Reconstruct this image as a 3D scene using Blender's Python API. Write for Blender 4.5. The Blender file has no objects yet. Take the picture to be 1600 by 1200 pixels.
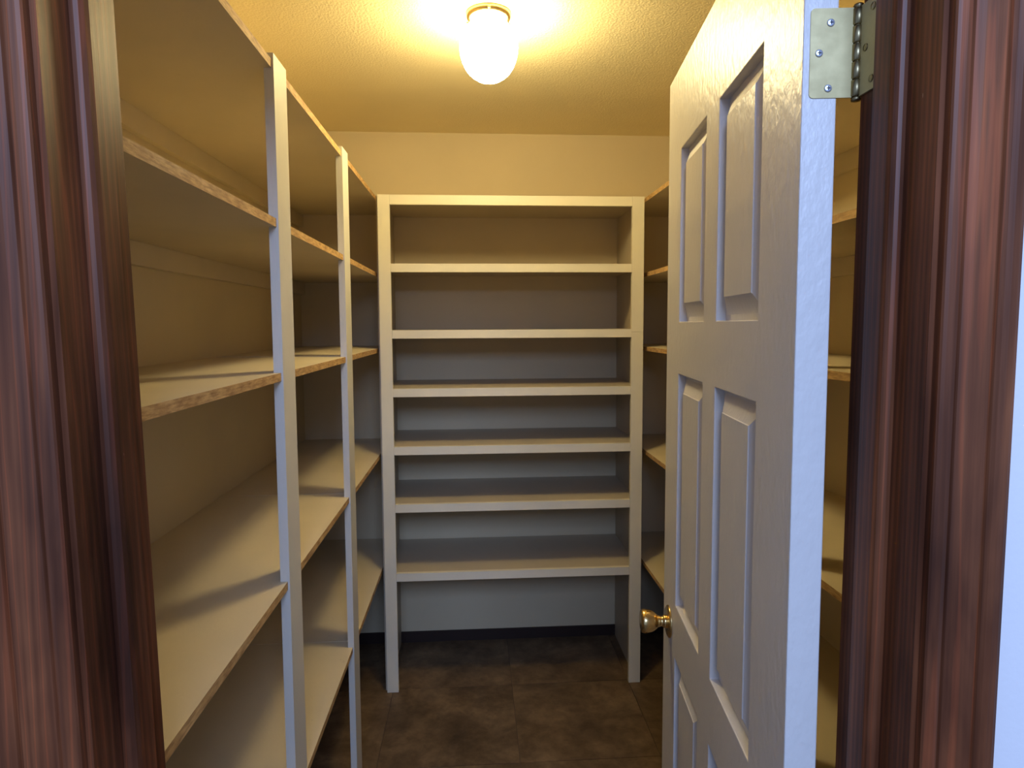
import bpy, bmesh, math, random
from mathutils import Vector, Matrix
random.seed(7)
S = bpy.context.scene
COL = S.collection

# ------------------------------------------------------------------ camera
F_PX, CX, CY = 1018.07, 8.53, -16.06
CAM_Z = 1.5301
cd = bpy.data.cameras.new('camera'); cam = bpy.data.objects.new('camera', cd); COL.objects.link(cam)
a, b, c = math.radians(-4.2789), math.radians(-3.7876), math.radians(-0.2813)
fwd = Vector((-math.sin(b)*math.cos(a), math.cos(b)*math.cos(a), math.sin(a)))
rt = Vector((math.cos(b), math.sin(b), 0)); up = rt.cross(fwd)
r2 = rt*math.cos(c)+up*math.sin(c); u2 = -rt*math.sin(c)+up*math.cos(c)
m = Matrix((r2, u2, -fwd)).transposed().to_4x4(); m.translation = Vector((0, 0, CAM_Z))
cam.matrix_world = m
cd.sensor_width = 36; cd.lens = 36*F_PX/1600
cd.shift_x = -CX/1600; cd.shift_y = CY/1600; cd.clip_start = 0.02
S.camera = cam

# ------------------------------------------------------------------ world, lights, exposure
w = bpy.data.worlds.new('world'); S.world = w; w.use_nodes = True
bg = w.node_tree.nodes['Background']; bg.inputs[0].default_value = (0.44, 0.60, 1.0, 1); bg.inputs[1].default_value = 0.62

def area(name, loc, target, sx, sy, power, color):
    l = bpy.data.lights.new(name, 'AREA'); l.shape = 'RECTANGLE'; l.size = sx; l.size_y = sy
    l.energy = power; l.color = color
    o = bpy.data.objects.new(name, l); COL.objects.link(o); o.location = loc
    o.rotation_euler = (Vector(target)-Vector(loc)).to_track_quat('-Z', 'Y').to_euler()
    return o
# daylight from a large window across the outer room, behind the photographer
area('window_daylight', (0.10, -1.6, 2.55), (0.10, 1.6, 0.9), 1.2, .8, 68, (0.42, 0.58, 1.0))
LAMP_COLOR = (1.0, 0.82, 0.42); LAMP_STRENGTH = 76.0

vs = S.view_settings
vs.view_transform = 'Standard'; vs.look = 'None'; vs.gamma = 1; vs.use_curve_mapping = False
vs.exposure = 0.0

# ------------------------------------------------------------------ dimensions (metres)
YB, YW = 2.645, 3.085          # front of the end unit, rear wall
XWL, XWR = -0.796, 1.121       # side walls
HC = 2.412                     # ceiling
JN, JF = 0.545, 0.661          # door frame, near and far edge
XJL, XJR = -0.329, 0.396       # jamb faces
HEAD = 2.045
XL, XR = -0.3885, 0.7125       # front planes of the side units
LEAN = -0.0193                 # the left side of the frame is out of plumb

# ------------------------------------------------------------------ materials
def new_mat(name):
    m = bpy.data.materials.new(name); m.use_nodes = True
    nt = m.node_tree; bs = nt.nodes['Principled BSDF']
    return m, nt, bs
def pos(nt, scale=(1, 1, 1)):
    g = nt.nodes.new('ShaderNodeNewGeometry'); mp = nt.nodes.new('ShaderNodeMapping')
    mp.inputs['Scale'].default_value = scale
    nt.links.new(g.outputs['Position'], mp.inputs['Vector']); return mp.outputs[0]
def noise(nt, vec, scale, detail=4, rough=.55, dist=0):
    n = nt.nodes.new('ShaderNodeTexNoise'); n.inputs['Scale'].default_value = scale
    n.inputs['Detail'].default_value = detail; n.inputs['Roughness'].default_value = rough
    n.inputs['Distortion'].default_value = dist
    nt.links.new(vec, n.inputs['Vector']); return n.outputs['Fac']
def ramp(nt, fac, stops):
    r = nt.nodes.new('ShaderNodeValToRGB'); e = r.color_ramp.elements
    while len(e) < len(stops): e.new(0.5)
    for i, (p, col) in enumerate(stops):
        e[i].position = p; e[i].color = (*col, 1) if len(col) == 3 else col
    nt.links.new(fac, r.inputs[0]); return r.outputs[0]
def mixc(nt, f, A, B, mode='MIX'):
    n = nt.nodes.new('ShaderNodeMix'); n.data_type = 'RGBA'; n.blend_type = mode
    for k, v in ((0, f), (6, A), (7, B)):
        if hasattr(v, 'is_linked'): nt.links.new(v, n.inputs[k])
        else: n.inputs[k].default_value = v if k == 0 else (*v, 1)
    return n.outputs[2]
def bump(nt, bs, h, strength, dist=.002, prev=None):
    n = nt.nodes.new('ShaderNodeBump'); n.inputs['Strength'].default_value = strength
    n.inputs['Distance'].default_value = dist; nt.links.new(h, n.inputs['Height'])
    if prev: nt.links.new(prev, n.inputs['Normal'])
    nt.links.new(n.outputs[0], bs.inputs['Normal']); return n.outputs[0]

def paint(name, col, rough=.5, var=.06, bs_=.25, bscale=220, stretch=(1, 1, 1), bd=.0012, spec=.4, specks=False):
    m, nt, bs = new_mat(name)
    v = pos(nt); n1 = noise(nt, v, 3.5, 5)
    lo = tuple(x*(1-var) for x in col); hi = tuple(min(1, x*(1+var*.6)) for x in col)
    cc = ramp(nt, n1, [(.3, lo), (.7, hi)])
    if specks:
        n3 = noise(nt, pos(nt), 26, 3, .6)
        f = ramp(nt, n3, [(.70, (0, 0, 0)), (.78, (1, 1, 1))])
        cc = mixc(nt, f, cc, tuple(x*.82 for x in col))
    nt.links.new(cc, bs.inputs['Base Color'])
    bs.inputs['Roughness'].default_value = rough; bs.inputs['Specular IOR Level'].default_value = spec
    n2 = noise(nt, pos(nt, stretch), bscale, 3)
    bump(nt, bs, n2, bs_, bd)
    return m

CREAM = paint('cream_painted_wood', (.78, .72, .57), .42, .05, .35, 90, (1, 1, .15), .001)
POSTW = paint('white_painted_post', (.74, .71, .63), .45, .06, .5, 160, (1, 1, .3), .0012, specks=True)
BOARD = paint('cream_shelf_paint', (.66, .56, .39), .5, .06, .3, 130, specks=True)
WALLP = paint('cream_wall_paint', (.66, .55, .36), .75, .03, .35, 180, bd=.0012, spec=.25)
CEILP = paint('cream_ceiling_texture', (.88, .76, .47), .55, .03, .45, 150, bd=.004, spec=.35)
OUTW = paint('white_outer_wall', (.80, .79, .80), .6, .02, .3, 130, bd=.001, spec=.3)
DOORP = paint('white_door_paint', (.70, .665, .63), .36, .04, .8, 85, (1, 1, .6), .0016, spec=.45)
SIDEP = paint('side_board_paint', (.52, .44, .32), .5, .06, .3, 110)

def wood_stain():
    m, nt, bs = new_mat('dark_stained_wood')
    v = pos(nt, (9, 9, .8)); n1 = noise(nt, v, 3.0, 5, .55, .8)
    v2 = pos(nt, (90, 90, 1.6)); n2 = noise(nt, v2, 3, 4, .6)
    v3 = pos(nt, (1.6, 1.6, .55)); n3 = noise(nt, v3, 4.5, 4, .55, .5)
    base = ramp(nt, n1, [(.30, (.105, .033, .014)), (.5, (.165, .054, .022)), (.70, (.245, .085, .034))])
    fine = ramp(nt, n2, [(.35, (.88, .87, .86)), (.6, (1.04, 1.03, 1.02))])
    mott = ramp(nt, n3, [(.34, (.36, .34, .38)), (.50, (.85, .84, .84)), (.64, (1.12, 1.10, 1.04))])
    cc = mixc(nt, 1.0, mixc(nt, 1.0, base, fine, 'MULTIPLY'), mott, 'MULTIPLY')
    # cathedral grain
    wv = nt.nodes.new('ShaderNodeTexWave'); wv.wave_type = 'RINGS'; wv.rings_direction = 'Z'
    wv.inputs['Scale'].default_value = 9; wv.inputs['Distortion'].default_value = 5; wv.inputs['Detail'].default_value = 2
    wv.inputs['Detail Scale'].default_value = 1.2
    mp = nt.nodes.new('ShaderNodeMapping'); g = nt.nodes.new('ShaderNodeNewGeometry')
    mp.inputs['Location'].default_value = (-.43*5, 0, -.25); mp.inputs['Scale'].default_value = (5, 5, .22)
    nt.links.new(g.outputs['Position'], mp.inputs[0]); nt.links.new(mp.outputs[0], wv.inputs[0])
    gr = ramp(nt, wv.outputs['Fac'], [(.0, (.72, .70, .70)), (.45, (1, 1, 1)), (.9, (1, 1, 1)), (1., (1.5, 1.25, 1.15))])
    cc = mixc(nt, .8, cc, gr, 'MULTIPLY')
    # pale nicks
    n4 = noise(nt, pos(nt, (60, 60, 18)), 2.2, 2, .5)
    f = ramp(nt, n4, [(.785, (0, 0, 0)), (.80, (1, 1, 1))])
    cc = mixc(nt, f, cc, (.33, .20, .13))
    nt.links.new(cc, bs.inputs['Base Color'])
    rr = ramp(nt, n3, [(.3, (.36,)*3), (.7, (.52,)*3)]); nt.links.new(rr, bs.inputs['Roughness'])
    bs.inputs['Specular IOR Level'].default_value = .27
    bump(nt, bs, n2, .2, .0008)
    return m
WOOD = wood_stain()

def raw_edge():
    m, nt, bs = new_mat('raw_board_edge')
    n1 = noise(nt, pos(nt, (3, 1, 3)), 26, 5, .65); n2 = noise(nt, pos(nt, (1, .12, 1)), 260, 3)
    cc = ramp(nt, n1, [(.3, (.40, .225, .085)), (.55, (.62, .395, .165)), (.78, (.74, .51, .24))])
    cc = mixc(nt, 1.0, cc, ramp(nt, n2, [(.35, (.68, .62, .56)), (.55, (1, 1, 1))]), 'MULTIPLY')
    nt.links.new(cc, bs.inputs['Base Color']); bs.inputs['Roughness'].default_value = .7
    bump(nt, bs, n1, .6, .002); return m
EDGE = raw_edge()

def tile():
    m, nt, bs = new_mat('brown_stone_tile')
    oi = nt.nodes.new('ShaderNodeObjectInfo')
    g = nt.nodes.new('ShaderNodeNewGeometry'); add = nt.nodes.new('ShaderNodeVectorMath'); add.operation = 'ADD'
    mul = nt.nodes.new('ShaderNodeVectorMath'); mul.operation = 'SCALE'; mul.inputs[3].default_value = 13
    comb = nt.nodes.new('ShaderNodeCombineXYZ'); nt.links.new(oi.outputs['Random'], comb.inputs[2])
    nt.links.new(comb.outputs[0], mul.inputs[0]); nt.links.new(g.outputs['Position'], add.inputs[0]); nt.links.new(mul.outputs[0], add.inputs[1])
    n1 = noise(nt, add.outputs[0], 5.5, 6, .6, .3); n2 = noise(nt, add.outputs[0], 28, 5, .7)
    cc = ramp(nt, n1, [(.3, (.068, .043, .024)), (.5, (.130, .086, .047)), (.72, (.225, .152, .085))])
    cc = mixc(nt, .7, cc, ramp(nt, n2, [(.3, (.62, .58, .55)), (.65, (1.25, 1.2, 1.15))]), 'MULTIPLY')
    nt.links.new(cc, bs.inputs['Base Color']); bs.inputs['Roughness'].default_value = .5
    bs.inputs['Specular IOR Level'].default_value = .35
    bump(nt, bs, n2, .3, .002); return m
TILE = tile()
GROUT = paint('tile_joint', (.10, .07, .05), .9, .1)
BASEM = paint('dark_brown_cove', (.030, .016, .012), .5, .1)

def metal(name, col, rough, var=0.1, met=1.0, sc=40):
    m, nt, bs = new_mat(name); n1 = noise(nt, pos(nt), sc, 4, .6)
    cc = ramp(nt, n1, [(.3, tuple(x*(1-var*2) for x in col)), (.65, col)])
    nt.links.new(cc, bs.inputs['Base Color']); bs.inputs['Metallic'].default_value = met
    rr = ramp(nt, n1, [(.3, (rough*1.3,)*3), (.7, (rough,)*3)]); nt.links.new(rr, bs.inputs['Roughness'])
    return m
BRASS = metal('polished_brass', (.80, .58, .26), .20)
LEAFM = metal('aged_brass_leaf', (.60, .50, .25), .5, .05, .5)
KNUCK = metal('dull_brass_barrel', (.46, .37, .20), .28, .25)
SCREW = metal('steel_screw', (.72, .76, .88), .3, .05, .8)
DARKM = metal('dark_recess', (.02, .02, .03), .6, 0, 0)
LATCH = metal('steel_latch', (.6, .58, .5), .3)

def glow():
    m, nt, bs = new_mat('lit_frosted_glass')
    bs.inputs['Base Color'].default_value = (.95, .92, .85, 1); bs.inputs['Roughness'].default_value = .35
    bs.inputs['Emission Color'].default_value = (*LAMP_COLOR, 1); bs.inputs['Emission Strength'].default_value = LAMP_STRENGTH
    return m
GLASS = glow()

# ------------------------------------------------------------------ mesh helpers
def box(bm, x0, x1, y0, y1, z0, z1, mat=0):
    v = [bm.verts.new((x, y, z)) for x in (x0, x1) for y in (y0, y1) for z in (z0, z1)]
    for f in ((0, 1, 3, 2), (4, 6, 7, 5), (0, 4, 5, 1), (2, 3, 7, 6), (0, 2, 6, 4), (1, 5, 7, 3)):
        fc = bm.faces.new([v[i] for i in f]); fc.material_index = mat
    return v
def prism(bm, pts, z0, z1, axis='z', edge_mat=None):
    """closed outline pts (2D) extruded along an axis"""
    def P(p, h): return {'z': (p[0], p[1], h), 'x': (h, p[0], p[1]), 'y': (p[0], h, p[1])}[axis]
    A = [bm.verts.new(P(p, z0)) for p in pts]; B = [bm.verts.new(P(p, z1)) for p in pts]
    bm.faces.new(A[::-1]); bm.faces.new(B)
    n = len(pts); out = []
    for i in range(n): out.append(bm.faces.new((A[i], A[(i+1) % n], B[(i+1) % n], B[i])))
    return out
def lathe(bm, prof, seg=40, axis='z'):
    rings = []
    for r, h in prof:
        ring = []
        for i in range(seg):
            t = 2*math.pi*i/seg; u, v = r*math.cos(t), r*math.sin(t)
            ring.append(bm.verts.new({'z': (u, v, h), 'y': (u, h, v), 'x': (h, u, v)}[axis]))
        rings.append(ring)
    for A, B in zip(rings, rings[1:]):
        for i in range(seg):
            f = bm.faces.new((A[i], A[(i+1) % seg], B[(i+1) % seg], B[i])); f.smooth = True
    bm.faces.new(rings[0][::-1]); bm.faces.new(rings[-1])
def bev(bm, off=.0015, seg=1):
    bmesh.ops.bevel(bm, geom=[e for e in bm.edges if e.calc_face_angle(0) > .5], offset=off, segments=seg, affect='EDGES', profile=.5)
WORLD = {}
def obj(name, bm, mats, parent=None, local=False, origin=None):
    """one mesh object; coordinates are scene coordinates unless local=True (then the parent's)"""
    bmesh.ops.recalc_face_normals(bm, faces=bm.faces)
    me = bpy.data.meshes.new(name)
    if local and origin is None: off = Vector((0, 0, 0))
    else:
        if origin is None:
            xs = [v.co for v in bm.verts]
            lo = Vector([min(v[i] for v in xs) for i in range(3)]); hi = Vector([max(v[i] for v in xs) for i in range(3)])
            off = Vector(((lo.x+hi.x)/2, (lo.y+hi.y)/2, lo.z))
        else: off = Vector(origin)
        for v in bm.verts: v.co -= off
    bm.to_mesh(me); bm.free()
    for mm in (mats if isinstance(mats, (list, tuple)) else [mats]): me.materials.append(mm)
    o = bpy.data.objects.new(name, me); COL.objects.link(o)
    if local:
        WORLD[o.name] = None; o.location = off; o.parent = parent
    else:
        WORLD[o.name] = off
        o.location = off - (WORLD[parent.name] if parent else Vector((0, 0, 0))); o.parent = parent
    return o
def thing(name, loc, rotz=0):
    o = bpy.data.objects.new(name, None); o.empty_display_size = .1; COL.objects.link(o)
    o.location = loc; o.rotation_euler = (0, 0, rotz); WORLD[o.name] = Vector(loc); return o
def tag(o, label=None, cat=None, group=None, kind=None):
    for k, v in (('label', label), ('category', cat), ('group', group), ('kind', kind)):
        if v: o[k] = v
    return o
def B(name, dims, mat, parent=None, bv=.0015, **k):
    bm = bmesh.new(); box(bm, *dims)
    if bv: bev(bm, bv)
    return obj(name, bm, mat, parent, **k)
def shear(bm, k, z0=1.5):
    for v in bm.verts: v.co.x += k*(v.co.z-z0)

# ------------------------------------------------------------------ the room
T = .10
o = B('wall_left', (XWL-T, XWL, JF-.0, YW+T, 0, HC), WALLP, bv=0); tag(o, 'cream painted pantry wall behind the left shelving', kind='structure')
o = B('wall_right', (XWR, XWR+T, JF-.0, YW+T, 0, HC), WALLP, bv=0); tag(o, 'cream painted pantry wall behind the right shelving', kind='structure')
o = B('wall_back', (XWL, XWR, YW, YW+T, 0, HC), WALLP, bv=0); tag(o, 'cream painted end wall above and behind the narrow shelves', kind='structure')
o = B('ceiling', (XWL-T, XWR+T, JN, YW+T, HC, HC+.1), CEILP, bv=0); tag(o, 'textured cream ceiling with a round lamp', kind='structure')
# wall with the doorway: left of it, right of it, above it
bm = bmesh.new()
RO = .019                       # jamb thickness
prism(bm, [(-2.4, 0), (XJL-RO-LEAN*1.5*-1*-1, 0), (XJL-RO+LEAN*(HEAD+RO-1.5), HEAD+RO), (XJR+RO, HEAD+RO), (XJR+RO, 0), (2.2, 0), (2.2, HC), (-2.4, HC)], JN, JF, 'y')
for f in bm.faces:
    if f.normal.y < -.5 or f.calc_center_median().y < JN+.001: f.material_index = 1
wf = obj('wall_front', bm, [WALLP, OUTW]); tag(wf, 'white painted wall around the dark wood doorway', kind='structure')

# floor and its tiles
bm = bmesh.new(); box(bm, -2.4, 2.2, -3.2, YW+T, -.08, -.004)
floor = obj('floor', bm, GROUT); tag(floor, 'brown mottled stone-look tile floor', kind='structure')
TS = .5; GX, GY = .147, 2.67
tile_mesh = {}
def add_tile(x0, x1, y0, y1):
    key = (round(x1-x0, 4), round(y1-y0, 4))
    if key not in tile_mesh:
        bm = bmesh.new(); hx, hy = (x1-x0)/2, (y1-y0)/2
        box(bm, -hx, hx, -hy, hy, -.004, 0); bev(bm, .0012)
        bmesh.ops.recalc_face_normals(bm, faces=bm.faces)
        me = bpy.data.meshes.new('floor_tile'); bm.to_mesh(me); bm.free(); me.materials.append(TILE); tile_mesh[key] = me
    t = bpy.data.objects.new('floor_tile', tile_mesh[key]); COL.objects.link(t)
    t.location = Vector(((x0+x1)/2, (y0+y1)/2, 0)) - WORLD['floor']; t.parent = floor
def clip_tiles(ax0, ax1, ay0, ay1):
    g = .0012
    for i in range(-6, 6):
        for j in range(-12, 3):
            x0, x1 = max(GX+i*TS+g, ax0), min(GX+(i+1)*TS-g, ax1)
            y0, y1 = max(GY+j*TS+g, ay0), min(GY+(j+1)*TS-g, ay1)
            if x1-x0 > .01 and y1-y0 > .01: add_tile(x0, x1, y0, y1)
clip_tiles(XWL, XWR, JF, YW)
clip_tiles(-.30, XJR, JN, JF)
clip_tiles(-2.35, 2.15, -1.3, JN)

# low dark base along the walls
for nm, d in (('baseboard_back', (XWL, XWR, YW-.008, YW, 0, .052)), ('baseboard_left', (XWL, XWL+.008, JF, YW-.008, 0, .052)),
              ('baseboard_right', (XWR-.008, XWR, JF, YW-.008, 0, .052))):
    tag(B(nm, d, BASEM), 'low dark brown base strip at the foot of the %s wall' % nm.split('_')[1], kind='structure')

# ------------------------------------------------------------------ door frame
def casing_profile(side):
    """(x, y) outline, inner edge first; side = +1 right of the opening, -1 left"""
    x0 = (XJR+.005) if side > 0 else (XJL-.005)
    P = [(0, 0), (0, -.0075), (.0012, -.0092), (.004, -.0105), (.009, -.0112), (.0128, -.0105), (.0140, -.0085), (.0152, -.0082),
         (.0165, -.0100), (.024, -.0118), (.034, -.0128), (.0420, -.0132), (.0438, -.0112), (.0450, -.0110), (.0462, -.0135),
         (.0490, -.0160), (.0540, -.0172), (.0600, -.0170), (.0635, -.0158), (.0655, -.0135), (.0660, 0)]
    return [(x0+side*px, JN+py) for px, py in P]
def frame_side(n, side, label):
    t = thing('trim_%d' % n, ((XJR if side > 0 else XJL), (JN+JF)/2, 0)); tag(t, label, kind='structure')
    k = .005 if side > 0 else LEAN
    xj = XJR if side > 0 else XJL
    s = side
    bm = bmesh.new(); xs = sorted((xj, xj+s*RO)); box(bm, xs[0], xs[1], JN, JF, 0, HEAD+.0); bev(bm, .0022, 2); shear(bm, k)
    obj('jamb', bm, WOOD, t)
    # stop with an eased (rounded) near arris
    y0, y1, d = .588, .623, .011
    pts = [(xj, y1), (xj-s*d, y1), (xj-s*d, y0+.010), (xj-s*(d-.0012), y0+.0045), (xj-s*(d-.0040), y0+.0012), (xj-s*(d-.0075), y0), (xj, y0)]
    bm = bmesh.new(); prism(bm, pts, 0, HEAD-.011); shear(bm, k); obj('door_stop', bm, WOOD, t)
    bm = bmesh.new(); fs = prism(bm, casing_profile(side), 0, HEAD+.071); shear(bm, k); obj('casing', bm, WOOD, t)
    return t
tl = frame_side(1, -1, 'dark stained wooden jamb and moulded casing left of the doorway')
tr = frame_side(2, 1, 'dark stained wooden jamb and moulded casing right of the doorway, carrying the hinge')
th = thing('trim_3', ((XJL+XJR)/2, (JN+JF)/2, HEAD)); tag(th, 'dark stained head jamb and casing over the doorway', kind='structure')
xl = XJL+LEAN*(HEAD-1.5)
B('jamb', (xl-RO, XJR+RO, JN, JF, HEAD, HEAD+RO), WOOD, th)
B('door_stop', (xl+.001, XJR, .588, .623, HEAD-.011, HEAD), WOOD, th)
B('casing', (xl-.071, XJR+.071, JN-.014, JN, HEAD+.0715, HEAD+.124), WOOD, th)

# strike plate on the left jamb
B('strike_plate', (XJL-.0005-LEAN*.6*-1*-1, XJL+.0012-LEAN*.6*-1*-1, .628, .654, .865, .925), BRASS, tl, bv=.0004)

# ------------------------------------------------------------------ door
DX, DY, DA, DW, DT = .3402, .6709, math.radians(83.819), .727, .035
D0, D1 = .012, 2.032
door = thing('door_1', (DX, DY, 0), DA)
tag(door, 'white six-panel door standing open into the pantry, with a brass knob', kind='structure')
# local frame: x along the width from the hinge edge, y = towards the far face is negative
S0 = [(.125, .324), (.404, .602)]
Z0 = [(.235, .845), (.957, 1.431), (1.535, 1.870)]
bm = bmesh.new()
def dbox(x0, x1, z0, z1): box(bm, x0, x1, -DT, 0, z0, z1)
XB = [0, .125, .324, .404, .602, DW]; ZB = [D0, .235, .845, .957, 1.431, 1.535, 1.870, D1]
# slab with six through openings, as one watertight mesh
vv = {}
def V(i, j, s):
    if (i, j, s) not in vv: vv[(i, j, s)] = bm.verts.new((XB[i], 0 if s else -DT, ZB[j]))
    return vv[(i, j, s)]
def solid(i, j): return 0 <= i < 5 and 0 <= j < 7 and not (i in (1, 3) and j in (1, 3, 5))
for i in range(5):
    for j in range(7):
        if not solid(i, j): continue
        for s in (0, 1): bm.faces.new((V(i, j, s), V(i+1, j, s), V(i+1, j+1, s), V(i, j+1, s)))
        for (di, dj, A, Bq) in ((-1, 0, (i, j), (i, j+1)), (1, 0, (i+1, j), (i+1, j+1)), (0, -1, (i, j), (i+1, j)), (0, 1, (i, j+1), (i+1, j+1))):
            if not solid(i+di, j+dj): bm.faces.new((V(*A, 0), V(*Bq, 0), V(*Bq, 1), V(*A, 1)))
bmesh.ops.recalc_face_normals(bm, faces=bm.faces)
bev(bm, .0016, 2)
obj('door_slab', bm, DOORP, door, local=True)
def panel(s0, s1, z0, z1):
    bm = bmesh.new()
    rings = []
    # groove depth 12 mm, bevel 38 mm wide rising to the field 4 mm below the face
    def ring(inset, y): return [bm.verts.new((x, y, z)) for x, z in ((s0+inset, z0+inset), (s1-inset, z0+inset), (s1-inset, z1-inset), (s0+inset, z1-inset))]
    for y0, y1, y2, y3 in ((-.0150, -.0150, -.0034, -.0020), ):
        R = [ring(0, -.0175), ring(0, y0), ring(.009, y1), ring(.0345, y2), ring(.0355, y3)]
    R2 = [ring(0, -DT+.0150), ring(.009, -DT+.0150), ring(.0345, -DT+.0034), ring(.0355, -DT+.0020)]
    for A, Bq in zip(R, R[1:]):
        for i in range(4): bm.faces.new((A[i], A[(i+1) % 4], Bq[(i+1) % 4], Bq[i]))
    bm.faces.new(R[-1])
    R2 = [R[0]]+R2
    for A, Bq in zip(R2, R2[1:]):
        for i in range(4): bm.faces.new((A[i], A[(i+1) % 4], Bq[(i+1) % 4], Bq[i]))
    bm.faces.new(R2[-1])
    obj('door_panel', bm, DOORP, door, local=True)
for z in Z0:
    for s in S0: panel(s[0], s[1], z[0], z[1])
# knob, both sides
KS, KZ = .662, .895
def knob(sign):
    bm = bmesh.new()
    y0 = 0 if sign > 0 else -DT
    rose = [(.012, 0), (.0335, 0), (.0338, .0015), (.0325, .0035), (.029, .0055), (.022, .0068), (.015, .0075)]
    lathe(bm, [(r, y0+sign*h) for r, h in rose], 48, 'y')
    for v in bm.verts: v.co.x += KS; v.co.z += KZ
    r_ = obj('knob_rose', bm, BRASS, door, local=True)
    bm = bmesh.new()
    body = [(.0125, .006), (.0135, .008), (.0135, .012), (.0118, .0135), (.0105, .016), (.0105, .0195), (.0120, .0215), (.0122, .0228), (.0118, .0240),
            (.0150, .0275), (.0190, .0325), (.0222, .039), (.0243, .047), (.0249, .054), (.0236, .0585), (.0215, .0605), (.0190, .0612), (.008, .0622), (.001, .0625)]
    lathe(bm, [(r, y0+sign*h) for r, h in body], 48, 'y')
    for v in bm.verts: v.co.x += KS; v.co.z += KZ
    tag(obj('door_knob', bm, BRASS, door, local=True), 'polished brass knob')
knob(1); knob(-1)
B('latch_plate', (DW-.0005, DW+.001, -DT/2-.0125, -DT/2+.0125, KZ-.028, KZ+.028), LATCH, door, bv=.0003, local=True)

# hinges: leaf on the door edge (x=0 plane, facing the camera) + barrel; the other leaf sits on the jamb
PINL = Vector((0, -.0545, 0))
def hinge(zb):
    H = .089
    # leaf outline in (y, z) with rounded outer corners
    ya, yb = -.0065, -.0495; rr = .004
    pts = [(yb, zb), (yb, zb+H)]
    for kx in range(4): t = math.pi/2*kx/3; pts.append((ya-rr+rr*math.sin(t), zb+H-rr+rr*math.cos(t)))
    for kx in range(4): t = math.pi/2*kx/3; pts.append((ya-rr+rr*math.cos(t), zb+rr-rr*math.sin(t)))
    bm = bmesh.new(); prism(bm, pts, -.0012, .0008, 'x'); bev(bm, .0004)
    leaf = obj('hinge_leaf', bm, LEAFM, door, local=True)
    for yy, zz in ((-.0265, zb+.0745), (-.0155, zb+.0445), (-.0255, zb+.0095)):
        bm = bmesh.new()
        lathe(bm, [(.0001, -.0012), (.0036, -.0012), (.0040, -.0015), (.0036, -.0022), (.0030, -.0025), (.0001, -.0026)], 20, 'x')
        for v in bm.verts: v.co.y += yy; v.co.z += zz
        box(bm, -.00275, -.0024, yy-.0020, yy+.0020, zz-.0005, zz+.0005, 1)
        box(bm, -.00275, -.0024, yy-.0005, yy+.0005, zz-.0020, zz+.0020, 1)
        bm2 = bm; obj('screw', bm2, [SCREW, DARKM], leaf, local=True)
    # barrel: five knuckles and a pin
    for q in range(5):
        a0 = zb+q*H/5+.0004; a1 = zb+(q+1)*H/5-.0004
        bm = bmesh.new(); lathe(bm, [(.0050, a0), (.0060, a0+.0008), (.0060, a1-.0008), (.0050, a1)], 24)
        for v in bm.verts: v.co += PINL
        obj('hinge_knuckle', bm, KNUCK, door, local=True)
    bm = bmesh.new(); lathe(bm, [(.0015, zb-.0045), (.0045, zb-.0035), (.0052, zb-.0015), (.0040, zb+.0002), (.0040, zb+H), (.0052, zb+H+.0015), (.0045, zb+H+.0035), (.0012, zb+H+.0045)], 24)
    for v in bm.verts: v.co += PINL
    obj('hinge_pin', bm, KNUCK, door, local=True)
    # jamb leaf
    bm = bmesh.new(); box(bm, XJR-.0015, XJR+.0005, .632, .6645, zb, zb+H); bev(bm, .0004)
    jl = obj('hinge_leaf', bm, LEAFM, tr)
    for yy, zz in ((.640, zb+.0795), (.651, zb+.0445), (.640, zb+.0105)):
        bm = bmesh.new(); lathe(bm, [(.0001, XJR-.0013), (.0038, XJR-.0015), (.0034, XJR-.0024), (.0012, XJR-.0020), (.0001, XJR-.0018)], 20, 'x')
        for v in bm.verts: v.co.y += yy; v.co.z += zz
        obj('screw', bm, KNUCK, jl)
for zb in (1.7615, .93, .22): hinge(zb)

# ------------------------------------------------------------------ side shelving units
SH = [2.0538, 1.7449, 1.4353, .9989, .5153]     # shelf tops
SHT = .017
POSTS = [(1.3517, 1.4402), (2.0218, 2.1103)]
def side_unit(side, label):
    s = side                                   # -1 left, +1 right
    XF = XL if s < 0 else XR                   # outer face of the posts
    XW = XWL if s < 0 else XWR
    t = thing('shelving_unit', ((XF+XW)/2, (JF+YW)/2, 0)); tag(t, label, 'shelving', 'open shelving along both side walls')
    xf = XF + s*.004                           # front edge of the boards, just behind the post faces
    xn = XF + s*.0192                          # bottom of the notch
    y_start, y_mid, y_end = JF+.004, 2.064, YW-.003
    for n, z in enumerate(SH):
        for (ya, yb, dz) in ((y_start, y_mid-.001, 0), (y_mid+.001, y_end, .0015 if n == 2 else .0005)):
            pts = [(XW - s*.001, ya)]
            pts.append((xf, ya))
            for p0, p1 in POSTS:
                lo, hi = max(p0-.0003, ya), min(p1+.0003, yb)
                if lo < hi:
                    if lo > ya: pts += [(xf, lo), (xn, lo)]
                    else: pts = pts[:-1] + [(xn, ya)]
                    if hi < yb: pts += [(xn, hi), (xf, hi)]
                    else: pts += [(xn, yb)]
            if pts[-1][1] < yb: pts.append((xf, yb))
            pts.append((XW - s*.001, yb))
            bm = bmesh.new(); fs = prism(bm, pts, z-SHT+dz, z+dz)
            for f in fs:
                cc = f.calc_center_median()
                if abs(cc.x-XW) > .02 and abs(cc.x-xf) < .03: f.material_index = 1
            bev(bm, .0012)
            obj('shelf_board', bm, [BOARD, EDGE], t)
        xs = sorted((XW - s*.001, XW - s*.020))
        B('cleat', (xs[0], xs[1], y_start, y_end, z-SHT-.055, z-SHT-.0005), BOARD, t)
    for p0, p1 in POSTS:
        xs = sorted((XF, XF+s*.019))
        B('post', (xs[0], xs[1], p0, p1, 0.001, SH[0]+.012), POSTW, t, bv=.0018)
    return t
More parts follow.
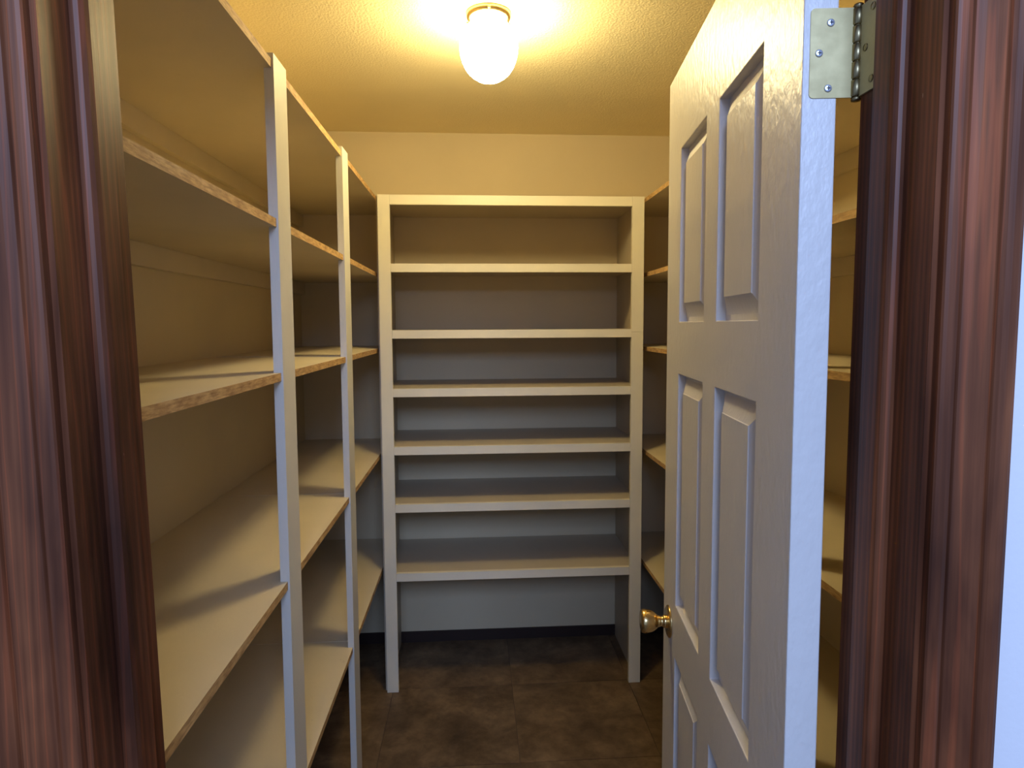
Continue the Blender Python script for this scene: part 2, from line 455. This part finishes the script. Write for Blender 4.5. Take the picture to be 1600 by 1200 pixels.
side_unit(-1, 'cream shelving along the left wall with raw wood board edges and two white posts')
side_unit(1, 'cream shelving along the right wall, mostly hidden behind the open door')

# ------------------------------------------------------------------ end unit
X1, X2, X3, X4, HU = -.3760, -.3290, .6458, .6944, 2.0463
KB = [1.7427, 1.4778, 1.2414, 1.0036, .7650, .4753]
eu = thing('bookcase', ((X1+X4)/2, (YB+YW)/2, 0))
tag(eu, 'cream built-in shelf unit of seven narrow shelves against the end wall', 'shelving')
FT = .019
B('stile', (X1, X2, YB, YB+FT, .001, HU), CREAM, eu, .002)
B('stile', (X3, X4, YB, YB+FT, 1.5005, HU), CREAM, eu, .002)
B('stile', (X3, X4, YB+.0006, YB+FT, .001, 1.4995), CREAM, eu, .002)
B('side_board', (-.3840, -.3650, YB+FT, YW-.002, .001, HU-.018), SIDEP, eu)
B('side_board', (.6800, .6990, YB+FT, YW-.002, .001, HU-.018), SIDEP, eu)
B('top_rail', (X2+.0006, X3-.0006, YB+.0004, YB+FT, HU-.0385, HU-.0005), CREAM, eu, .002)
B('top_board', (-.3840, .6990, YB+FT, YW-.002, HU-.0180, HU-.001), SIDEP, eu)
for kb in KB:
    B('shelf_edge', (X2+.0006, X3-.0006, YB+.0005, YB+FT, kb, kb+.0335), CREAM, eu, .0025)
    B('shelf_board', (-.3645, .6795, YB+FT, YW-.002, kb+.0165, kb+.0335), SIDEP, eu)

# ------------------------------------------------------------------ ceiling lamp
LX, LY = .050, 1.922
lamp = thing('ceiling_lamp', (LX, LY, HC-.1885)); tag(lamp, 'lit frosted glass globe lamp on a brass ring, mounted on the ceiling', 'lamp')
bm = bmesh.new(); lathe(bm, [(.050, HC), (.0640, HC), (.0650, HC-.004), (.0640, HC-.010), (.0600, HC-.0165), (.0560, HC-.0185), (.050, HC-.0185)], 56)
for v in bm.verts: v.co.x += LX; v.co.y += LY
obj('canopy', bm, BRASS, lamp)
prof = [(.0480, HC-.0190), (.0520, HC-.023), (.0525, HC-.028), (.0600, HC-.037), (.0700, HC-.048), (.0790, HC-.062), (.0830, HC-.078), (.0835, HC-.096),
        (.0815, HC-.114), (.0770, HC-.131), (.0700, HC-.147), (.0600, HC-.162), (.0480, HC-.173), (.0340, HC-.182), (.0180, HC-.187), (.002, HC-.1885)]
bm = bmesh.new(); lathe(bm, prof, 56)
for v in bm.verts: v.co.x += LX; v.co.y += LY
tag(obj('glass_globe', bm, GLASS, lamp), 'glowing frosted glass')
for t_ in (-90, 30, 150):
    t_ = math.radians(t_); bm = bmesh.new()
    lathe(bm, [(.0020, .0), (.0020, .007), (.0042, .0075), (.0042, .0115), (.0015, .012)], 16, 'x')
    for v in bm.verts:
        v.co = Matrix.Rotation(t_, 3, 'Z') @ (v.co+Vector((.0600, 0, 0))) + Vector((LX, LY, HC-.0125))
    obj('thumb_screw', bm, BRASS, lamp)
